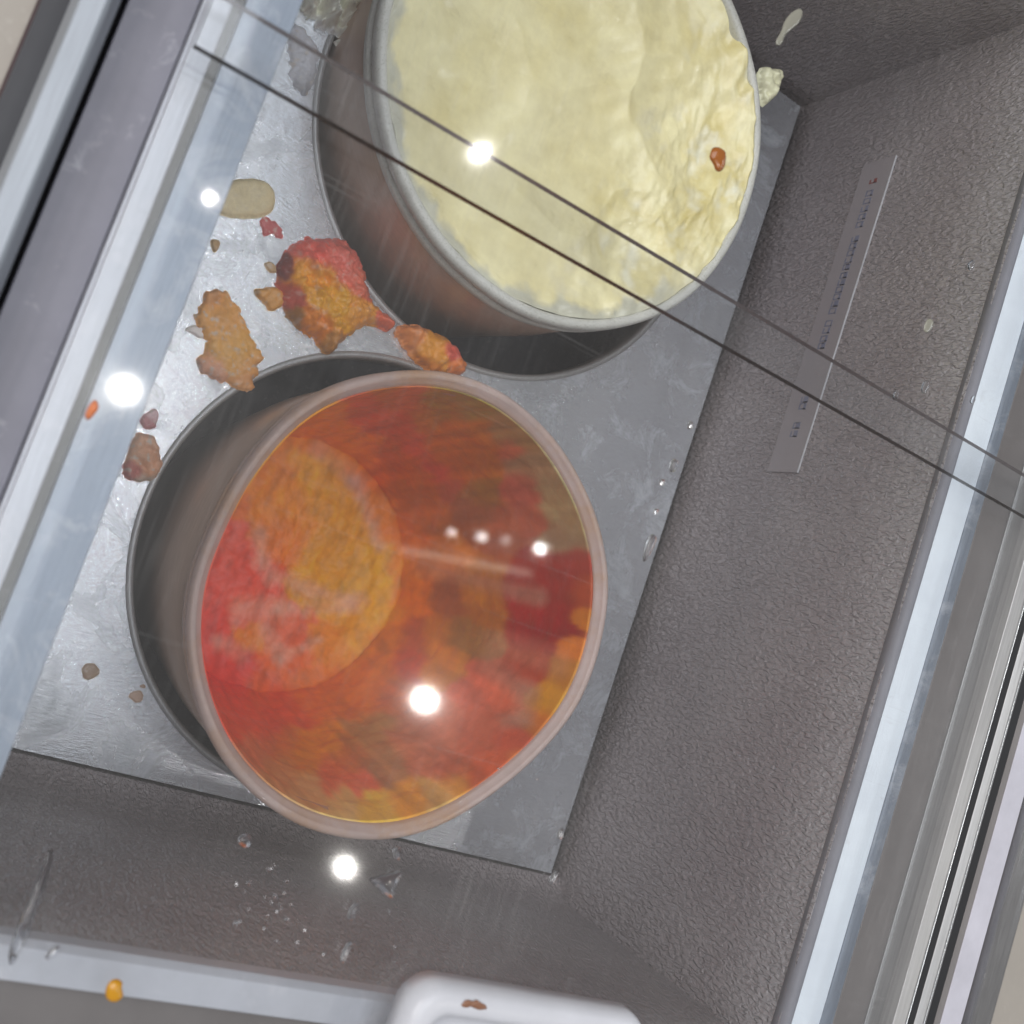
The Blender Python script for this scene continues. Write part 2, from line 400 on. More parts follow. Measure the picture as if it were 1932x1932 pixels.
strip('shaded_gap_strip', rx(1218, .217), rx(1238, .217), 0.2166, 0.2166, 0.19, MAT['black'], 0)  # black strips level with the rails stand in for the shade of gaps
b0 = rx(1239, .232); b1 = rx(1288, .232)
strip('outer_rail', b0, b1, 0.2300, 0.2320, 0.19, MAT['alu_dark'])
strip('outer_rail', b1 + 0.0001, rx(1298, .2325), 0.2325, 0.2325, 0.19, MAT['steel'], 0.0002)
strip('shaded_gap_strip', rx(1299, .2318), rx(1334, .2318), 0.2318, 0.2318, 0.18, MAT['black'], 0)
strip('outer_rail', rx(1334, .232), rx(1384, .234), 0.232, 0.234, 0.18, MAT['alu_dark'])
strip('outer_rail', rx(1384.5, .234), rx(1398, .234), 0.2345, 0.234, 0.18, MAT['steel'], 0.0002)
strip('shaded_gap_strip', rx(1399, .2335), rx(1440, .2335), 0.2335, 0.2335, 0.17, MAT['black'], 0)
strip('outer_frame', rx(1441, .2332), rx(1478, .2334), 0.2332, 0.2334, 0.17, MAT['frame_taupe'])
strip('outer_frame', rx(1478.5, .2338), rx(1592, .2336), 0.2338, 0.2336, 0.17, MAT['frame_lav'])
# round bumper tube
tc = rx(1648, .222); tr_ = (rx(1710, .222) - rx(1592, .222)) / 2
tp = [(tc + tr_ * math.cos(2 * math.pi * i / 24), 0.222 + tr_ * math.sin(2 * math.pi * i / 24)) for i in range(24)]
o = prism('bumper_tube', tp, Y0, Y1, MAT['steel'], FZ); o.data.polygons.foreach_set('use_smooth', [True] * len(o.data.polygons))

# left rails
l0 = lx(465, .205); l1 = lx(357, .205); l2 = lx(333, .2165); l3 = lx(274, .2165)
strip('inner_ledge', l1, l0, 0.2050, 0.2050, 0.196, MAT['alu_blue'])
strip('guide_groove', l2 - 0.002, l1 - 0.0001, 0.2005, 0.2005, 0.19, MAT['olive'], 0)
strip('guide_rail', l3, l2, 0.2165, 0.2165, 0.19, MAT['alu_rail'])
g0 = lx(243, .208, 0)
strip('frame_top', g0, l3 - 0.0001, 0.2080, 0.2085, 0.18, MAT['frame_grey'], 0.0006)
strip('rail_gap', g0 - 0.0065, g0 - 0.0002, 0.185, 0.185, 0.17, MAT['black'], 0)
q0 = lx(230, .214, 0); q1 = lx(206, .224, 0); q2 = lx(150, .226, 0); q3 = lx(135, .215, 0)
prism('outer_rail', [(q0, 0.212), (q0 - 0.0008, 0.217), (q1 + 0.001, 0.2225), (q1, 0.2240), (q1 - 0.0008, 0.2242), (q2, 0.2225), (q3, 0.213), (q3 - 0.0005, 0.17), (q0, 0.17)], Y0, Y1, MAT['alu_outer'], FZ, 0.0008)
r0 = lx(78, .19, 0)
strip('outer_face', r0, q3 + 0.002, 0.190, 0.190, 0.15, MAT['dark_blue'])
strip('outer_seam', lx(71, .186, 0), r0 - 0.0001, 0.186, 0.186, 0.15, MAT['brown_line'], 0)
# near end of the opening
yb = -0.1415
prism('end_rim', [(yb, 0.204), (yb - 0.0022, 0.2075), (at(300, 1890, .208).y, 0.208), (at(300, 1890, .208).y - 0.001, 0.196), (yb, 0.196)], l1 + 0.001, XR + 0.004, MAT['white_rim'], FZ, 0.0006, 'x')
prism('end_frame', [(at(300, 1890, .208).y - 0.0012, 0.202), (-0.34, 0.202), (-0.34, 0.19), (at(300, 1890, .208).y - 0.0012, 0.19)], l1 + 0.001, a1 - 0.003, MAT['frame_taupe'], FZ, 0, 'x')

# ground outside the freezer
g = box('floor', -1.2, 2.2, -1.5, 2.0, -0.36, -0.35, MAT['beige']); g['kind'] = 'structure'
strip2 = mk('ledge', [(-0.4, Y0, 0.180), (lx(71, .186, 0) - 0.0002, Y0, 0.180), (lx(71, .186, 0) - 0.0002, Y1, 0.180), (-0.4, Y1, 0.180)], [(0, 1, 2, 3)], MAT['beige'])
sm = strip2.modifiers.new('s', 'SOLIDIFY'); sm.thickness = 0.02; strip2['kind'] = 'structure'
ledge2 = box('floor', tc + tr_ + 0.004, 1.2, Y0, Y1, 0.10, 0.12, MAT['beige']); ledge2['kind'] = 'structure'

# ------------------------------------------------------------------ sliding lids
XL, XRR = l3 + 0.0005, rx(1222, .2245)
def lid(name, y0, y1, z0, z1, label, edgemat, top):
    L = empty(name, ((XL + XRR) / 2, (y0 + y1) / 2, z0)); tag(L, label, 'lid')
    s = box('sheet', XL, XRR, y0, y1, z0, z1, [MAT[top], edgemat, MAT['acrylic_under']], L)
    for p in s.data.polygons:
        p.material_index = 1 if abs(p.normal.z) < 0.5 else (0 if p.normal.z > 0 else 2)
    return L
ZL0, ZL1, ZU0, ZU1 = 0.2225, 0.2262, 0.2330, 0.2368
YL = at(900, 280, ZL0 + .002).y; YU = at(900, 388, ZU1 - .001).y
lidL = lid('sliding_lid', -0.30, YL, ZL0, ZL1, 'clear scratched acrylic lid with white pull handle, over the orange tub', MAT['edge_plum'], 'acrylic_worn')
lidU = lid('sliding_lid', YU, 0.60, ZU0, ZU1, 'clear acrylic lid with dark cut edge, over the cream tub', MAT['edge_dark'], 'acrylic')

def rrect(x0, x1, y0, y1, r, n=10):
    pts = []
    for cx, cy, a in ((x1 - r, y1 - r, 0), (x0 + r, y1 - r, 90), (x0 + r, y0 + r, 180), (x1 - r, y0 + r, 270)):
        for i in range(n + 1):
            t = math.radians(a + 90 * i / n); pts.append((cx + r * math.cos(t), cy + r * math.sin(t)))
    return pts
zt = 0.2405
hy1 = at(1000, 1879, zt - .004).y; hx0 = at(752, 1925, zt - .006).x; hx1 = at(1222, 1935, zt - .006).x
hy0 = hy1 - 0.052
loops = [(0.0, ZL1, 0.013), (0.0003, ZL1 + 0.007, 0.013), (0.0016, zt - 0.0022, 0.012), (0.0045, zt - 0.0003, 0.010), (0.0085, zt, 0.0085), (0.0105, zt - 0.0006, 0.0075), (0.0118, zt - 0.004, 0.007), (0.0130, zt - 0.0075, 0.0065), (0.0160, zt - 0.0088, 0.005)]
hv, hf = [], []
for ins, z, r in loops:
    for x, y in rrect(hx0 + ins, hx1 - ins, hy0 + ins, hy1 - ins, r): hv.append((x, y, z))
n = 44
for k in range(len(loops) - 1):
    for i in range(n): hf.append((k * n + i, k * n + (i + 1) % n, (k + 1) * n + (i + 1) % n, (k + 1) * n + i))
hf.append(tuple(range((len(loops) - 1) * n, len(loops) * n)))
hf.append(tuple(range(n))[::-1])
hd = fixn(mk('handle', hv, hf, MAT['plastic'], lidL, True))

sp_ = [(868, 1893), (880, 1886), (900, 1892), (914, 1896), (922, 1904), (906, 1905), (890, 1902), (876, 1900)]
HSTAIN = sp_
# ------------------------------------------------------------------ tubs
ZBOT = -0.158
def tub(name, label, c, R, Rb, zr, rimmat, skirt=0.017, wide=False):
    T = empty(name, (c[0], c[1], ZBOT)); tag(T, label, 'tub')
    lathe('wall', [(0.0, ZBOT), (Rb - 0.003, ZBOT), (Rb, ZBOT + 0.004), (R - 0.001, -0.01), (R - 0.0005, zr - skirt + 0.001), (R - 0.0035, zr - 0.010), (R - 0.0045, -0.01), (Rb - 0.004, ZBOT + 0.006), (0.0, ZBOT + 0.005)], c, c, 0, zr, MAT['tub'], T, 160, 0, 0, bent if wide else None)
    q = R
    lathe('rim', [(q - 0.001, zr - skirt), (q + 0.0018, zr - skirt - 0.0002), (q + 0.0026, zr - skirt + 0.0015), (q + 0.0026, zr - skirt * 0.62), (q + 0.0012, zr - skirt * 0.55), (q + 0.0012, zr - skirt * 0.45), (q + 0.0027, zr - skirt * 0.36), (q + 0.0026, zr - 0.003), (q + 0.0018, zr - 0.0009), (q + 0.0004, zr)] + ([(q - 0.0016, zr), (q - 0.0030, zr - 0.0010), (q - 0.0036, zr - 0.003), (q - 0.0042, zr - 0.02)] if not wide else [(q - 0.0010, zr - 0.0001), (q - 0.0020, zr - 0.0010), (q - 0.0028, zr - 0.0026), (q - 0.0040, zr - 0.0034), (q - 0.0050, zr - 0.0052), (q - 0.0054, zr - 0.0085), (q - 0.0056, zr - 0.022)]), c, c, 0, zr, rimmat, T, 200, 0.0007, R * 100, bent if wide else None)
    return T
CZ = 0.078; ZC = CAMZ - CZ
C1 = C0 = (0.4713 * ZC, 0.5685 * ZC); CR1 = 0.2375 * ZC - 0.0026
tub('ice_cream_tub', 'round tub with white rim, full of pale yellow ice cream', C1, CR1, 0.110, CZ, MAT['rim_white'], 0.019)
OZ = 0.082; ZO = CAMZ - OZ
O1 = O0 = (0.4786 * ZO, 0.0142 * ZO); OR1 = 0.2274 * ZO - 0.0026
tub('ice_cream_tub', 'deep round tub with pink-stained rim, scraped nearly empty and smeared orange and red', O1, OR1, 0.100, OZ, MAT['rim_pink'], 0.012, True)

def lin(c):
    return np.array([((x / 255) / 12.92 if x / 255 <= 0.04045 else (((x / 255) + 0.055) / 1.055) ** 2.4) for x in c])
def setcol(o, cols):
    ca = o.data.color_attributes.new('tint', 'FLOAT_COLOR', 'POINT')
    arr = np.ones((len(o.data.vertices), 4)); arr[:, :3] = cols; ca.data.foreach_set('color', arr.ravel())
def fb(p, o=4): return noise.fractal(p, 1.0, 2.0, o)

def disc(name, c, R, hfun, mat, nr=110, na=260, skirt=0.02, warp=None):
    v, f = [], []
    v.append((c[0], c[1], hfun(0, 0)))
    for i in range(1, nr + 1):
        rr = R * (i / nr) ** 0.8
        for j in range(na):
            a = 2 * math.pi * j / na; k = warp(a) if warp else 1.0; x, y = rr * k * math.cos(a), rr * k * math.sin(a)
            v.append((c[0] + x, c[1] + y, hfun(x, y)))
    for j in range(na): f.append((0, 1 + j, 1 + (j + 1) % na))
    for i in range(nr - 1):
        b = 1 + i * na; d = b + na
        for j in range(na): f.append((b + j, d + j, d + (j + 1) % na, b + (j + 1) % na))
    b = 1 + (nr - 1) * na; d = len(v)
    for j in range(na):
        q_ = v[b + j]; v.append((c[0] + (q_[0] - c[0]) * 0.95, c[1] + (q_[1] - c[1]) * 0.95, skirt))
    for j in range(na): f.append((b + j, d + j, d + (j + 1) % na, b + (j + 1) % na))
    f.append(tuple(range(d, d + na))[::-1])
    return mk(name, v, f, mat, None, True)

def shift(c0, c1, zr, z): t = z / zr; return (c0[0] + (c1[0] - c0[0]) * t, c0[1] + (c1[1] - c0[1]) * t)
# --- pale yellow ice cream
cc = shift(C0, C1, CZ, CZ - 0.006)
Rc = CR1 - 0.0034
def hc(x, y):
    r = math.hypot(x, y) / Rc
    X, Y = x + cc[0], y + cc[1]
    z = CZ - 0.0125 + 0.0080 * r ** 5
    edge = max(0.0, min(1.0, (x * 0.95 - y * 0.25 - 0.030) / 0.045))
    up = max(0.0, min(1.0, (y * 0.9 + x * 0.3 - 0.05) / 0.04))
    wx, wy = x + 0.010 * fb((X * 20, Y * 20, 1), 3), y + 0.010 * fb((X * 20, Y * 20, 5), 3)
    # broad scoop hollows with crests between them
    h = 0.0
    for (ax, ay, ra, dp) in ((-0.015, 0.045, 0.055, 0.0050), (0.012, -0.020, 0.050, 0.0042), (-0.055, -0.010, 0.042, 0.0036), (0.055, -0.055, 0.034, 0.0050), (0.070, 0.030, 0.040, 0.0055), (0.035, 0.085, 0.040, 0.0050), (-0.040, 0.095, 0.036, 0.0035)):
        q_ = math.hypot(wx - ax, wy - ay) / ra
        if q_ < 1: h = max(h, dp * (1 - q_ * q_))
    z += 0.0022 - 1.45 * h
    rid = 1 - abs(fb((X * 42, Y * 22, 0.3), 4)) * 1.6
    z += (0.0024 * edge + 0.0014 * up) * rid + 0.0011 * edge * fb((X * 120, Y * 80, 5.0), 5)
    z += 0.0006 * fb((X * 36, Y * 36, 2.0), 3)
    # paddle drag lines
    s = x * 0.71 - y * 0.70
    z += 0.0005 * math.sin(s * 420 + 3.0 * fb((X * 14, Y * 14, 9), 2)) * max(0, fb((X * 16, Y * 16, 12), 2) + 0.2)
    if r > 0.86: z += 0.0025 * fb((X * 70, Y * 70, 7), 4) * (r - 0.86) / 0.14
    return z
cream = disc('vanilla_ice_cream', cc, Rc, hc, MAT['cream'], 140, 320, CZ - 0.03)
tag(cream, 'smooth pale yellow ice cream with torn ridges, filling the white-rimmed tub', 'ice cream')
cols = []
for vtx in cream.data.vertices:
    p = vtx.co
    n1 = fb((p.x * 30, p.y * 30, 1.5), 4); n2 = fb((p.x * 80, p.y * 60, 8.5), 4)
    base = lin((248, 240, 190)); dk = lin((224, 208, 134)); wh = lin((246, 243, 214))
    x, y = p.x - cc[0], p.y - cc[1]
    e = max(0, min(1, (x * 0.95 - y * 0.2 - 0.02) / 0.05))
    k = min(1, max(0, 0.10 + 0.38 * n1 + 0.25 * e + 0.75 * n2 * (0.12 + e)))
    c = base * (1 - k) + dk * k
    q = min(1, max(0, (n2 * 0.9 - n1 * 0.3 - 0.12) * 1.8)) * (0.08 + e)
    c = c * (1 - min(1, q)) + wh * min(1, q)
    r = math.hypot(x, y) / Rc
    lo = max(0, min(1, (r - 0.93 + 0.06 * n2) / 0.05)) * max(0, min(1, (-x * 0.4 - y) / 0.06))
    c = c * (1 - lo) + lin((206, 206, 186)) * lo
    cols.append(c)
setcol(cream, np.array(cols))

# --- orange and red sorbet left on the floor and walls of the tub
def lining(name, c, mat, nb_=60, nw=120, na=320):
    v, f = [], []
    zb, rb = ZBOT + 0.012, 0.0885
    v.append((c[0], c[1], zb))
    rows = []
    for i in range(1, nb_ + 1): rows.append(('b', i / nb_))
    for i in range(1, nw + 1): rows.append(('w', i / nw))
    for kd, t in rows:
        for j in range(na):
            a = 2 * math.pi * j / na; ca, sa = math.cos(a), math.sin(a)
            if kd == 'b':
                r = rb * t; X, Y = c[0] + r * ca, c[1] + r * sa
                z = zb + 0.0045 * fb((X * 30, Y * 30, 4.0), 4) * (1 - t ** 4) + 0.0015 * fb((X * 95, Y * 80, 6.0), 4) + 0.006 * max(0, t - 0.8) ** 2 / 0.04
            else:
                z = zb + 0.006 + (OZ - 0.006 - zb - 0.006) * t
                r0 = rb + (OR1 - 0.0058 - rb) * (1 - (1 - t) ** 1.6)
                k = bent(a) - 1
                r = r0 * (1 + k * max(0, t - 0.2) / 0.8)
                q = (ca * 0.11 * 28, sa * 0.11 * 28, z * 20)
                r -= (0.0026 * max(0, fb(q, 5) + 0.25) + 0.0010 * fb((ca * 9, sa * 9, z * 70), 4)) * (1 - t ** 8)
            v.append((c[0] + r * ca, c[1] + r * sa, z))
    nr = len(rows)
    for j in range(na): f.append((0, 1 + j, 1 + (j + 1) % na))
    for i in range(nr - 1):
        b = 1 + i * na; d = b + na
        for j in range(na): f.append((b + j, d + j, d + (j + 1) % na, b + (j + 1) % na))
    o = mk(name, v, f, mat, None, True)
    return o
sorb = lining('orange_sorbet', O1, MAT['sorbet'])
tag(sorb, 'orange, yellow and red sorbet residue lining the deep pink-rimmed tub', 'ice cream')
B0 = [(620,560,110,(232,150,28)),(560,470,80,(236,156,30)),(740,860,110,(236,158,10)),(640,760,120,(232,150,20)),(780,960,80,(228,150,10)),(450,620,110,(214,128,40)),(380,500,90,(216,128,48)),(700,1060,70,(222,140,16)),(620,1150,70,(214,124,30)),(600,1250,80,(208,108,40)),(310,1110,50,(214,120,50)),(250,590,50,(206,110,50)),(420,700,80,(206,110,44)),
 (230,740,70,(186,80,72)),(260,830,90,(192,76,70)),(200,900,70,(196,76,70)),(280,960,60,(194,90,84)),(180,1020,50,(202,70,64)),(160,1130,50,(190,66,60)),(240,1210,80,(206,66,60)),(430,1080,60,(206,98,76)),(400,1180,60,(208,100,60)),(500,1170,50,(214,104,66)),(350,1300,90,(196,88,50)),(250,1350,80,(194,70,60)),(430,1330,80,(190,78,60)),(330,1400,80,(190,78,66)),(500,1280,70,(208,106,40)),
 (820,600,60,(196,112,28)),(720,420,70,(176,100,20)),(600,330,90,(180,104,24)),(760,500,60,(168,88,28)),(880,700,70,(176,96,28)),(900,560,90,(150,82,24)),(860,420,70,(150,76,30)),(950,650,70,(150,86,52)),(1000,780,60,(166,100,60)),(900,960,70,(176,96,24)),(880,830,60,(196,112,16)),
 (740,240,60,(160,72,60)),(860,320,50,(156,72,62)),(930,370,50,(160,72,66)),(1000,470,45,(150,66,64)),(1040,530,40,(140,72,64)),(900,180,60,(160,84,70)),(820,180,50,(150,80,40)),
 (1080,350,90,(156,88,20)),(1130,430,80,(140,80,26)),(1060,440,60,(150,80,24)),(960,280,50,(150,90,50)),(1160,330,60,(150,84,30)),
 (1150,240,70,(126,96,68)),(1260,280,60,(130,98,84)),(1350,330,60,(130,100,86)),(1430,430,70,(134,108,98)),(1350,450,60,(128,100,92)),(1460,560,70,(128,104,92)),(1540,650,60,(126,98,86)),(1470,720,60,(120,92,84)),(1560,740,40,(120,92,84)),(1000,220,50,(130,90,52)),
 (1290,390,45,(150,80,70)),(1330,540,50,(140,72,68)),(1340,640,50,(138,74,66)),(1240,660,60,(140,78,66)),(1150,620,60,(128,76,62)),(1170,560,50,(118,80,48)),
 (1480,870,90,(124,44,32)),(1540,800,50,(130,52,44)),(1400,1000,90,(122,40,28)),(1330,1080,60,(120,40,26)),(1430,1060,60,(120,36,26)),(1560,900,50,(136,62,30)),
 (1500,1130,40,(176,96,50)),(1560,1000,35,(160,90,26)),(1480,1240,50,(150,90,20)),(1420,1330,50,(160,100,22)),(1390,1420,50,(150,80,30)),
 (1150,920,60,(150,90,20)),(1180,1000,60,(134,78,16)),(1050,960,60,(126,70,50)),(1090,1080,60,(120,80,56)),(1180,1110,50,(118,80,60)),(1000,1080,60,(160,92,40)),(930,1080,60,(150,74,60)),(830,1080,60,(180,100,30)),(900,1180,60,(150,66,58)),(1020,1180,60,(160,94,46)),(800,1200,70,(178,96,36)),(840,1290,60,(156,80,50)),(720,1300,60,(196,104,30)),(720,1380,50,(176,92,26)),
 (1180,1290,70,(172,84,76)),(1230,1350,60,(164,80,70)),(1320,1210,60,(140,56,40)),(1000,1450,80,(158,88,82)),(1150,1470,80,(150,76,68)),(1280,1480,60,(150,66,54)),(1200,1590,80,(154,70,52)),(1050,1580,60,(150,76,66)),(900,1480,60,(150,86,76)),(960,1560,60,(150,84,76)),
 (750,1440,70,(134,92,72)),(820,1530,80,(138,90,76)),(650,1560,60,(156,86,60)),(500,1520,70,(178,104,34)),(440,1480,50,(170,92,60)),(620,1620,60,(172,80,66)),(720,1650,50,(180,84,74)),(570,1500,50,(170,100,36)),(330,1500,60,(160,90,80)),(420,1600,60,(158,100,84)),(520,1660,60,(164,114,98)),(640,1710,60,(168,122,98)),(780,1740,60,(176,120,66)),(880,1700,50,(180,110,56)),(1000,1680,60,(164,112,84)),(1080,1640,50,(168,104,60)),(1200,1660,40,(170,100,64)),(1300,1560,40,(160,84,56))]
def zx(x): return 318.6 + x * 0.5035
def zy(y): return 654 + y * 0.5035
B = [(zx(x), zy(y), r * 0.5035 * 1.05, c) for x, y, r, c in B0]
Bx = np.array([[b[0], b[1], b[2]] for b in B], float); Bc = np.clip(np.array([lin(b[3]) for b in B]) - 0.020, 0.0015, 1)  # tints at the right are darker: shade inside the tub is in the colour
Bc *= np.minimum(2.3, 0.94 / Bc.max(1, keepdims=True))
SAT = (Bc.max(1) - Bc.min(1)) / Bc.max(1)
Bc[:, 2] *= 1 - 0.35 * SAT; Bc[:, 1] *= 1 + 1.25 * np.clip(Bc[:, 1] / Bc[:, 0], 0, 0.45) * SAT; Bc[:, 0] *= 0.97
S0 = [((560,380),(700,500),22),((700,500),(790,750),16),((345,690),(350,800),18),((350,800),(390,870),18),((390,870),(560,910),18),((270,985),(420,985),28),((420,985),(700,980),14),((530,930),(720,950),16),((190,1110),(270,1150),20),((360,1070),(420,1160),20),((420,1160),(560,1100),14),((1230,1120),(1450,1190),34),((1190,1200),(1340,1300),26),((1340,1300),(1330,1390),28),((1330,1390),(1260,1410),20),((950,830),(1390,930),22)]
STK = [((zx(a[0]), zy(a[1])), (zx(b[0]), zy(b[1])), w_ * 0.5035) for a, b, w_ in S0]
P = np.array([v.co[:] for v in sorb.data.vertices])
q = (P - np.array([0, 0, CAMZ])) @ RM.T
px = q[:, :2] / q[:, 2:3] * FPX + 966
wp = np.array([[fb((p[0] * 38, p[1] * 38, 1), 5), fb((p[0] * 38, p[1] * 38, 11), 5)] for p in P])
wf = np.array([[fb((p[0] * 130, p[1] * 110, 3), 4), fb((p[0] * 130, p[1] * 110, 13), 4)] for p in P])
pw = px + wp * 16 + wf * 9
D = np.linalg.norm(pw[:, None, :] - Bx[None, :, :2], axis=2) / Bx[None, :, 2]
W = np.exp(-np.minimum(D, 12) ** 2 * 2.2) + 1e-4 / (0.2 + D ** 4)
W = W ** 1.0
tint = (W @ Bc) / W.sum(1, keepdims=True)
for (a, b, wd) in STK:
    a = np.array(a, float); b = np.array(b, float); ab = b - a
    pp = px + wp * 7 + wf * 5
    t = np.clip(((pp - a) @ ab) / (ab @ ab), 0, 1)
    d = np.linalg.norm(pp - (a + t[:, None] * ab), axis=1)
    k = np.clip((wd * 2.4 - d) / (wd * 1.8), 0, 1)[:, None] * (0.50 + 0.25 * wp[:, :1])
    tint = tint * (1 - k) + lin((232, 190, 160) if a[0] < 760 else (196, 150, 124)) * k
tint = np.clip(tint * (1 + 0.30 * np.array([[fb((p[0] * 150, p[1] * 70, 21), 5)] for p in P])), 0.002, 0.95)
setcol(sorb, tint)
sm_ = sorb.modifiers.new('thick', 'SOLIDIFY'); sm_.thickness = 0.0015; sm_.offset = -1

# ------------------------------------------------------------------ lumps, crumbs and drops
def inside(x, y, poly):
    c = False; j = len(poly) - 1
    for i in range(len(poly)):
        if (poly[i][1] > y) != (poly[j][1] > y) and x < (poly[j][0] - poly[i][0]) * (y - poly[i][1]) / (poly[j][1] - poly[i][1]) + poly[i][0]: c = not c
        j = i
    return c
def edged(x, y, poly):
    m = 1e9; j = len(poly) - 1
    for i in range(len(poly)):
        ax, ay = poly[j]; bx, by = poly[i]; dx, dy = bx - ax, by - ay
        t = max(0, min(1, ((x - ax) * dx + (y - ay) * dy) / (dx * dx + dy * dy + 1e-18)))
        m = min(m, math.hypot(x - ax - t * dx, y - ay - t * dy)); j = i
    return m
def smoothpoly(pts, it=2):
    for _ in range(it):
        q = []
        for i in range(len(pts)):
            a, b = pts[i], pts[(i + 1) % len(pts)]
            q += [(a[0] * .75 + b[0] * .25, a[1] * .75 + b[1] * .25), (a[0] * .25 + b[0] * .75, a[1] * .25 + b[1] * .75)]
        pts = q
    return pts
def dome(name, pxs, z0, h, mat, label, cat, rough=0.25, rise=0.5, res=22, group=None, fn=None, ragged=0.0, sm=2, seed=0, power=0.5, lift=0.0):
    """a lump lying on the plane z0 whose foot has the outline pxs (picture pixels); h = its height"""
    poly = smoothpoly([tuple(at(x, y, z0 + h * lift)[:2]) for x, y in pxs], sm)
    if ragged:
        q = []
        for i in range(len(poly)):
            a, b = poly[i], poly[(i + 1) % len(poly)]
            nn = max(1, int(math.hypot(b[0] - a[0], b[1] - a[1]) / 0.0007))
            for k in range(nn):
                x = a[0] + (b[0] - a[0]) * k / nn; y = a[1] + (b[1] - a[1]) * k / nn
                q.append((x + ragged * fb((x * 240, y * 240, seed), 4), y + ragged * fb((x * 240, y * 240, seed + 9), 4)))
        poly = q
    xs = [p[0] for p in poly]; ys = [p[1] for p in poly]
    st = max(max(xs) - min(xs), max(ys) - min(ys)) / res
    bm = bmesh.new()
    ring = [bm.verts.new((x, y, z0)) for x, y in poly]
    ins = []
    y = min(ys); r = 0
    while y < max(ys):
        x = min(xs) + (st / 2 if r % 2 else 0)
        while x < max(xs):
            if inside(x, y, poly):
                d = edged(x, y, poly)
                if d > st * 0.35: ins.append((x, y, d))
            x += st
        y += st * 0.87; r += 1
    dm = max([d for _, _, d in ins] + [st])
    from mathutils.geometry import delaunay_2d_cdt
    co2 = [Vector(p) for p in poly] + [Vector((x, y)) for x, y, d in ins]
    res2 = delaunay_2d_cdt(co2, [], [list(range(len(poly)))], 1, 1e-7)
    bm.free()
    V2, F2 = res2[0], res2[2]
    vv = []
    for p in V2:
        d = edged(p.x, p.y, poly)
        if d < st * 0.05: z = z0
        else:
            t = min(1, d / (dm * rise)); z = z0 + h * (1 - (1 - t) ** 2) ** power * (0.78 + rough * fb((p.x * 150, p.y * 150, seed), 4)) + h * rough * 0.5 * fb((p.x * 60, p.y * 60, seed + 4), 3) * t
            z = max(z, z0 + 0.0001)
        vv.append((p.x, p.y, z))
    n = len(vv)
    # flat underside
    F = [tuple(f) for f in F2]; cnt = {}
    for f in F:
        for i in range(len(f)):
            e = (f[i], f[(i + 1) % len(f)]); cnt[e] = 1
    under = [(x, y, z0 - 0.00005 if z0 > 0.1 else z0 + 0.00003) for x, y, z in vv]
    F += [tuple(i + n for i in f[::-1]) for f in F2]
    for (a, b) in cnt:
        if (b, a) not in cnt: F.append((b, a, a + n, b + n))
    o = fixn(mk(name, vv + under, F, mat, None, True))
    tag(o, label, cat, group)
    if fn:
        setcol(o, np.array([fn(v.co, pix(v.co)) for v in o.data.vertices]))
    return o

def blobs(lst, warp=10, frost=0.0):
    X = np.array([[b[0], b[1], b[2]] for b in lst], float); C = np.array([lin(b[3]) for b in lst])
    def fn(co, p):
        p = np.array(p) + np.array([fb((co.x * 120, co.y * 120, 1), 4), fb((co.x * 120, co.y * 120, 7), 4)]) * warp
        d = np.linalg.norm(X[:, :2] - p, axis=1) / X[:, 2]
        w = (np.exp(-np.minimum(d, 10) ** 2 * 2) + 1e-4 / (0.2 + d ** 4)) ** 1.6
        c = np.minimum((w @ C) / w.sum() * 1.5, 0.94)
        if frost:
            k = max(0, min(1, (fb((co.x * 300, co.y * 300, 3), 5) - 0.22) * 2.2)) * frost
            c = c * (1 - k) + lin((226, 214, 200)) * k
        return c
    return fn
dome('sorbet_lump', [(548, 462), (585, 445), (640, 444), (676, 458), (690, 500), (702, 550), (716, 578), (738, 586), (752, 602), (745, 622), (722, 616), (700, 612), (672, 628), (655, 640), (632, 664), (612, 662), (606, 640), (575, 622), (548, 596), (533, 556), (530, 500)], 0, 0.021, MAT['crumb'],
     'biggest orange and pink sorbet lump on the metal floor beside the cream tub', 'sorbet lump', 0.20, 0.55, 90, None,
     blobs([(600, 470, 40, (206, 86, 70)), (655, 470, 35, (214, 100, 84)), (690, 540, 25, (214, 104, 78)), (650, 520, 25, (222, 104, 84)), (595, 525, 38, (226, 140, 20)), (630, 570, 38, (228, 150, 22)), (555, 560, 25, (180, 78, 62)), (600, 605, 30, (206, 120, 30)), (545, 600, 22, (150, 100, 40)), (625, 650, 20, (176, 120, 50)), (680, 590, 25, (222, 140, 46)), (735, 600, 18, (206, 100, 70)), (540, 500, 16, (120, 50, 44))], 12, 0.3), 0.0020, 1, 3, 0.5, 0.45)
dome('sorbet_lump', [(748, 618), (770, 610), (805, 616), (840, 636), (864, 655), (878, 688), (884, 706), (830, 712), (795, 692), (775, 665), (752, 640)], 0, 0.018, MAT['crumb'],
     'small orange sorbet lump wedged between the two tubs', 'sorbet lump', 0.2, 0.6, 40, None,
     blobs([(775, 630, 25, (220, 130, 70)), (820, 660, 30, (222, 140, 40)), (855, 662, 16, (212, 90, 74)), (800, 690, 25, (200, 120, 40)), (870, 695, 16, (214, 120, 60))], 8, 0.2), 0.0018, 1, 5, 0.5, 0.3)
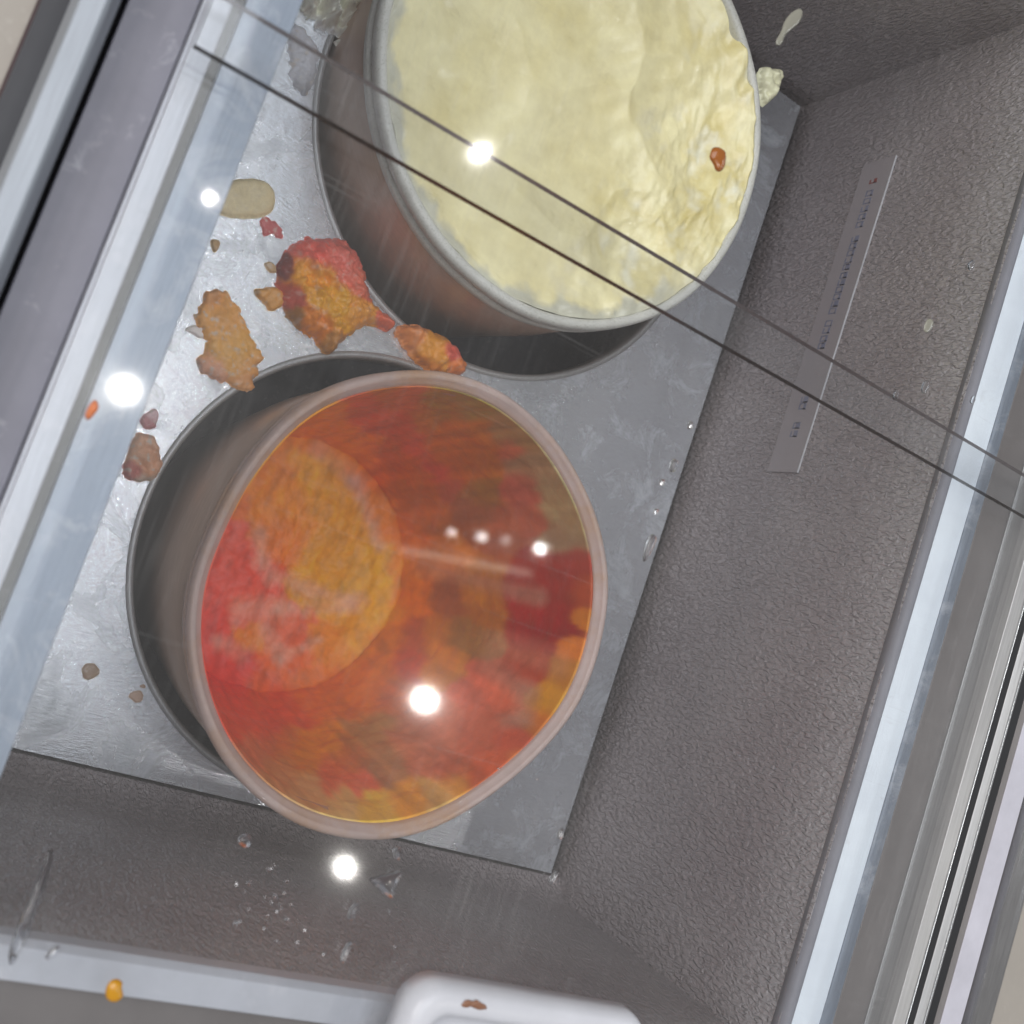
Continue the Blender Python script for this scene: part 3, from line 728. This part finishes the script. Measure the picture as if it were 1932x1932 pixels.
dome('sorbet_flake', [(390, 545), (415, 548), (440, 562), (460, 600), (478, 640), (497, 662), (492, 690), (484, 712), (478, 738), (445, 735), (405, 716), (378, 700), (365, 690), (385, 660), (392, 640), (372, 615), (362, 595), (382, 582)], 0, 0.006, MAT['crumb'],
     'flat flaky orange sorbet piece lying on the metal floor', 'sorbet flake', 0.3, 0.30, 50, None,
     blobs([(420, 600, 50, (216, 146, 66)), (440, 660, 50, (224, 152, 64)), (400, 700, 30, (196, 140, 110)), (470, 690, 30, (222, 146, 74)), (400, 560, 22, (190, 130, 70)), (455, 725, 20, (200, 140, 80)), (372, 695, 14, (130, 104, 84))], 12, 0.7), 0.0026, 1, 11, 0.35, 0.3)
dome('sorbet_crumb', [(478, 548), (492, 542), (520, 540), (536, 552), (534, 580), (512, 590), (498, 575), (482, 560)], 0, 0.006, MAT['crumb'],
     'small tan crumb touching the left of the biggest sorbet lump', 'crumb', 0.3, 0.5, 22, None, blobs([(505, 560, 30, (196, 140, 66)), (485, 550, 10, (150, 110, 50))], 5, 0.3), 0.001, 1, 13)
dome('ice_chip', [(345, 622), (360, 612), (392, 615), (396, 630), (378, 642), (362, 630)], 0, 0.003, MAT['crumb'],
     'pale translucent ice chip at the edge of the flat orange flake', 'ice chip', 0.2, 0.5, 16, None, blobs([(370, 625, 30, (206, 200, 196))], 3, 0.3), 0.0005, 1, 15)
dome('cream_blob', [(418, 350), (440, 338), (480, 336), (508, 345), (521, 372), (515, 400), (496, 411), (455, 414), (425, 410), (400, 400), (400, 365)], 0, 0.006, MAT['crumb'],
     'flat cream-coloured blob half under the left ledge', 'ice cream blob', 0.12, 0.45, 30, None, blobs([(470, 375, 60, (204, 190, 150)), (505, 400, 16, (198, 182, 142))], 5, 0.15), 0.0003, 2, 17, 0.4)
dome('pink_smear', [(488, 420), (500, 408), (515, 414), (528, 426), (538, 448), (524, 452), (508, 440), (498, 446)], 0, 0.0012, MAT['crumb'],
     'thin pink smear above the biggest sorbet lump', 'smear', 0.5, 0.5, 26, None, blobs([(512, 430, 40, (176, 84, 84))], 3, 0.9), 0.0016, 1, 19)
dome('sorbet_crumb', [(248, 828), (262, 815), (285, 818), (300, 840), (304, 868), (306, 880), (290, 905), (262, 912), (238, 905), (226, 888), (240, 862)], 0, 0.008, MAT['crumb'],
     'frosted peach-coloured crumb between the left ledge and the orange tub', 'crumb', 0.35, 0.5, 30, None, blobs([(265, 850, 30, (206, 160, 130)), (285, 870, 25, (196, 140, 104)), (250, 890, 20, (176, 104, 96)), (270, 910, 20, (186, 160, 140))], 8, 0.9), 0.0012, 1, 21)
dome('sorbet_crumb', [(262, 790), (275, 778), (296, 766), (300, 790), (296, 806), (278, 812), (264, 804)], 0, 0.004, MAT['crumb'],
     'small frosted pink crumb just above the peach-coloured one', 'crumb', 0.35, 0.5, 22, None, blobs([(275, 795, 14, (166, 96, 104)), (292, 780, 16, (196, 160, 166))], 5, 0.8), 0.001, 1, 23)
dome('sorbet_crumb', [(158, 790), (164, 768), (178, 753), (186, 764), (182, 780), (168, 792)], ZL1, 0.0025, MAT['crumb'],
     'small brown crumb on the lid over the left rail', 'crumb', 0.3, 0.6, 16, None, blobs([(172, 772, 30, (170, 96, 56))], 3, 0.3), 0.0005, 1, 25)
for lab, pp, h, c in (
    ('tan crumb above left of the flat orange flake', [(395, 455), (405, 449), (415, 455), (412, 470), (404, 478), (398, 468)], .003, (168, 136, 90)),
    ('pale tan crumb left of the biggest sorbet lump', [(497, 497), (508, 492), (520, 500), (524, 512), (512, 518), (502, 510)], .003, (180, 150, 110)),
    ('round tan flake near the lower left of the orange tub', [(152, 1265), (163, 1250), (182, 1252), (190, 1268), (176, 1282), (158, 1284)], .0012, (150, 128, 108)),
    ('small pinkish tan flake under the round flake', [(240, 1310), (258, 1302), (272, 1308), (268, 1324), (252, 1326)], .001, (166, 140, 122)),
    ('smallest tan flake beside the orange tub foot', [(262, 1293), (272, 1290), (276, 1298), (266, 1300)], .0008, (150, 124, 106))):
    dome('sorbet_crumb', pp, 0, h, MAT['crumb'], lab, 'crumb', 0.3, 0.5, 14, 'crumbs on the freezer floor', blobs([(pp[0][0] + 8, pp[0][1] + 4, 40, c)], 3, 0.5), 0.0006, 1, len(lab))
# frosty heap behind the cream tub
dome('frost_heap', [(545, -60), (600, -90), (690, -90), (745, -40), (740, 10), (715, 40), (690, 75), (655, 88), (615, 70), (590, 40), (560, 10)], 0, 0.020, MAT['crumb'],
     'crusty grey-white frost heap behind the cream tub', 'frost', 0.9, 0.6, 100, None, blobs([(620, 20, 50, (216, 212, 196)), (660, 60, 30, (196, 194, 182)), (700, 10, 40, (170, 164, 146)), (600, 60, 30, (222, 222, 220))], 20, 0.8), 0.005, 1, 31, 0.5)
dome('frost_patch', [(548, 40), (580, 60), (604, 92), (598, 130), (592, 170), (574, 186), (552, 160), (540, 100)], 0, 0.003, MAT['crumb'],
     'thin frost crust on the floor at the left of the cream tub', 'frost', 0.6, 0.6, 40, None, blobs([(640, 160, 60, (150, 152, 158)), (590, 100, 50, (190, 192, 200)), (690, 220, 40, (160, 158, 154))], 16, 0.9), 0.002, 1, 33)
# drip on the outside of the cream rim
dome('ice_cream_drip', [(1428, 128), (1448, 130), (1470, 132), (1470, 150), (1462, 175), (1448, 195), (1434, 205), (1424, 170)], 0.052, 0.010, MAT['cream'],
     'pale yellow drip hanging outside the right rim of the cream tub', 'ice cream drip', 0.3, 0.6, 24, None, blobs([(1450, 160, 60, (226, 216, 176))], 5, 0.3), 0.0006, 1, 35)

hs = dome('stain', HSTAIN, zt + 0.0001, 0.0003, MAT['crumb'], None, None, 0.5, 0.5, 20, None, blobs([(895, 1896, 40, (112, 78, 58))], 3, 0.0), 0.0012, 1, 41)
hs.parent = lidL; hs.matrix_parent_inverse = Matrix.Translation(lidL.location).inverted(); hs['label'] = 'brown smudge on the white handle'
# liquids lying on the lids
def drop(pts, z, h, mat, label, cat='water drop', group=None, name='water_drop', res=14, sm=2):
    return dome(name, pts, z, h, mat, label, cat, 0.04, 0.9, res, group, None, 0.0, sm, 1, 0.5)
def oval(x, y, a, b, t=0, n=8, j=0.18):
    ps = []
    for i in range(n):
        k = 2 * math.pi * i / n; r = 1 + random.uniform(-j, j)
        u, v = a * r * math.cos(k), b * r * math.sin(k); ps.append((x + u * math.cos(t) - v * math.sin(t), y + u * math.sin(t) + v * math.cos(t)))
    return ps
drop([(1341, 286), (1345, 278), (1356, 277), (1368, 285), (1369, 300), (1366, 318), (1358, 325), (1350, 322), (1345, 308), (1338, 298)], ZU1, 0.0022, MAT['brown_syrup'], 'glossy brown syrup drop on the lid above the cream', 'syrup drop', None, 'syrup_drop', 22, 1)
drop([(198, 1880), (200, 1862), (208, 1850), (220, 1846), (232, 1852), (230, 1864), (234, 1878), (222, 1890), (206, 1890)], ZL1, 0.0026, MAT['yellow_syrup'], 'yellow syrup drop on the lid above the white end rim', 'syrup drop', None, 'syrup_drop', 22, 1)
drop([(1494, 22), (1512, 14), (1516, 26), (1508, 44), (1490, 58), (1480, 68), (1476, 84), (1464, 86), (1464, 76), (1474, 60), (1480, 40)], ZU1, 0.0006, MAT['milk_smear'], 'milky smear on the lid above the far liner wall', 'smear', None, 'milk_smear', 22, 1)
WL = [([(1262, 878), (1266, 868), (1274, 864), (1278, 874), (1272, 890), (1264, 892)], 'tall water drop over the right edge of the metal floor, widest of the upper ones'),
      ([(1212, 1050), (1216, 1030), (1222, 1012), (1234, 1006), (1238, 1020), (1230, 1034), (1222, 1052), (1214, 1062)], 'biggest water drop over the right edge of the metal floor'),
      ([(1231, 968), (1236, 958), (1240, 962), (1236, 972)], 'short water drop just above the biggest one on the floor edge'),
      ([(1242, 912), (1247, 902), (1252, 906), (1248, 918)], 'water drop under the tall one on the floor edge'),
      ([(1296, 806), (1298, 796), (1304, 794), (1306, 804), (1300, 812)], 'thin hooked water drop topmost along the floor edge'),
      ([(694, 1658), (712, 1652), (740, 1646), (758, 1640), (760, 1650), (748, 1662), (744, 1680), (740, 1696), (728, 1692), (712, 1676), (700, 1664)], 'large star-shaped water splash below the orange tub'),
      ([(740, 1602), (750, 1596), (758, 1604), (752, 1622), (744, 1622)], 'dark water drop between the orange tub and the star-shaped splash'),
      ([(654, 1730), (660, 1712), (672, 1700), (678, 1706), (672, 1722), (660, 1738)], 'long water drop below left of the star-shaped splash'),
      ([(640, 1812), (648, 1790), (658, 1774), (664, 1778), (656, 1798), (646, 1818)], 'lowest long water drop right above the handle'),
      ([(446, 1588), (452, 1576), (464, 1572), (474, 1580), (472, 1594), (458, 1600)], 'round water drop just under the lower left of the orange tub'),
      ([(60, 1690), (80, 1630), (92, 1606), (100, 1600), (98, 1624), (88, 1662), (74, 1706), (62, 1740), (52, 1770), (20, 1830), (14, 1800), (34, 1740)], 'long water run down the lower left of the lid'),
      ([(82, 1808), (96, 1790), (112, 1782), (110, 1794), (94, 1808)], 'small slanted drop right of the long water run'),
      ([(1050, 1574), (1056, 1562), (1062, 1560), (1060, 1576), (1054, 1586)], 'thin water drop near the floor corner'),
      ([(1034, 1660), (1046, 1642), (1054, 1640), (1046, 1660), (1038, 1670)], 'lowest water drop near the floor corner')]
for pp, lab in WL: drop(pp, ZL1, 0.0026, MAT['water'], lab)
beads = [(512, 1638), (518, 1632), (506, 1640), (636, 1622), (642, 1624), (446, 1668), (470, 1666), (462, 1682), (536, 1684), (500, 1692), (518, 1690), (512, 1702), (548, 1706), (470, 1716), (522, 1720), (530, 1716), (504, 1728), (444, 1742), (452, 1738), (540, 1734), (528, 1706), (522, 1776), (560, 1778), (744, 1786), (498, 1752), (540, 1662), (610, 1800), (735, 1720), (575, 1755), (940, 1450), (1012, 1470)]
for x, y in beads:
    s = random.uniform(1.8, 4.0)
    drop(oval(x, y, s, s * random.uniform(0.7, 1.5), random.uniform(0, 3)), ZL1, 0.0014, MAT['water'], 'tiny bright water bead on the lid below the orange tub', 'water bead', 'tiny beads on the lid', 'water_bead', 8, 1)
for i, (x, y, a, b) in enumerate([(1745, 730, 8, 13), (1832, 500, 7, 10), (1690, 745, 6, 10), (1752, 615, 9, 16), (1835, 755, 6, 9)]):
    drop(oval(x, y, a, b, 0.4), ZU1 if y < 640 else ZL1, 0.0006, MAT['milk_smear'] if i in (3,) else MAT['water'], ['dull water spot on the lid above the right wall, nearest the rail strip overlap', 'highest water spot beside the bright right strip', 'small water spot left of the white right strip', 'greyish teardrop spot above the right liner wall', 'rightmost water spot on the lid overlap'][i], 'water spot', None, 'water_spot', 12, 1)

# ------------------------------------------------------------------ label strip on the right wall
K = 1932 / 2304
cn = [atx(x * K, y * K, XR) for x, y in ((1939, 375), (2014, 352), (1798, 1067), (1736, 1060))]
yt = (cn[0].y + cn[1].y) / 2; ybm = (cn[2].y + cn[3].y) / 2; zlo = (cn[0].z + cn[3].z) / 2; zhi = (cn[1].z + cn[2].z) / 2
ml = Mat('label_film'); pl = ml.bsdf((0.29, 0.26, 0.27), 0.4)
MAT['film'] = ml.m
MAT['ink_blue'] = painted('blue_ink', (0.18, 0.185, 0.25), 0.5); MAT['ink_red'] = painted('red_ink', (0.22, 0.04, 0.035), 0.5)
MAT['film_edge_lit'] = painted('film_edge_lit', (0.5, 0.5, 0.52), 0.4)  # paler than the film: light caught on the raised edge, put into colour
LB = empty('label_strip', (XR, (yt + ybm) / 2, (zlo + zhi) / 2)); tag(LB, 'narrow clear label strip with faint blue lettering on the right liner wall', 'label')
def wallquad(name, y0, y1, z0, z1, d0, d1, mat, skew=0.0):
    return box(name, XR - d1, XR - d0, y0, y1, z0, z1, mat, LB)
wallquad('film', ybm, yt, zlo, zhi, 0.0002, 0.0011, MAT['film'])
wallquad('edge', ybm, yt, zhi + 0.0001, zhi + 0.0007, 0.0002, 0.0012, MAT['film_edge_lit'])
zm = zlo + (zhi - zlo) * 0.52
random.seed(11)
def yof(sy): return yt + (ybm - yt) * (sy - 363) / (1063 - 363)
for i, sy in enumerate([412] + list(range(440, 530, 18)) + list(range(545, 615, 16)) + list(range(628, 720, 16)) + [736, 752, 770, 786] + [905, 920, 962, 980]):
    yc = yof(sy); hw = 0.0021 if i else 0.0016
    m = MAT['ink_red'] if i == 0 else MAT['ink_blue']
    v, f = [], []
    def add(y0, y1, z0, z1):
        b = len(v)
        for xx in (XR - 0.00112, XR - 0.00122):
            v.extend([(xx, y0, z0), (xx, y1, z0), (xx, y1, z1), (xx, y0, z1)])
        f.extend([(b + 4, b + 5, b + 6, b + 7), (b, b + 1, b + 5, b + 4), (b + 1, b + 2, b + 6, b + 5), (b + 2, b + 3, b + 7, b + 6), (b + 3, b, b + 4, b + 7)])
    add(yc - hw, yc - hw + 0.0008, zm - 0.0032, zm + 0.0032)
    add(yc - hw, yc + hw, zm + random.uniform(-0.001, 0.002), zm + 0.0028)
    if i % 3: add(yc + hw - 0.0007, yc + hw, zm - 0.003, zm + 0.0015)
    add(yc - hw * 0.6, yc + hw * 0.8, zm - 0.0032, zm - 0.0021)
    mk('lettering', v, f, m, LB)
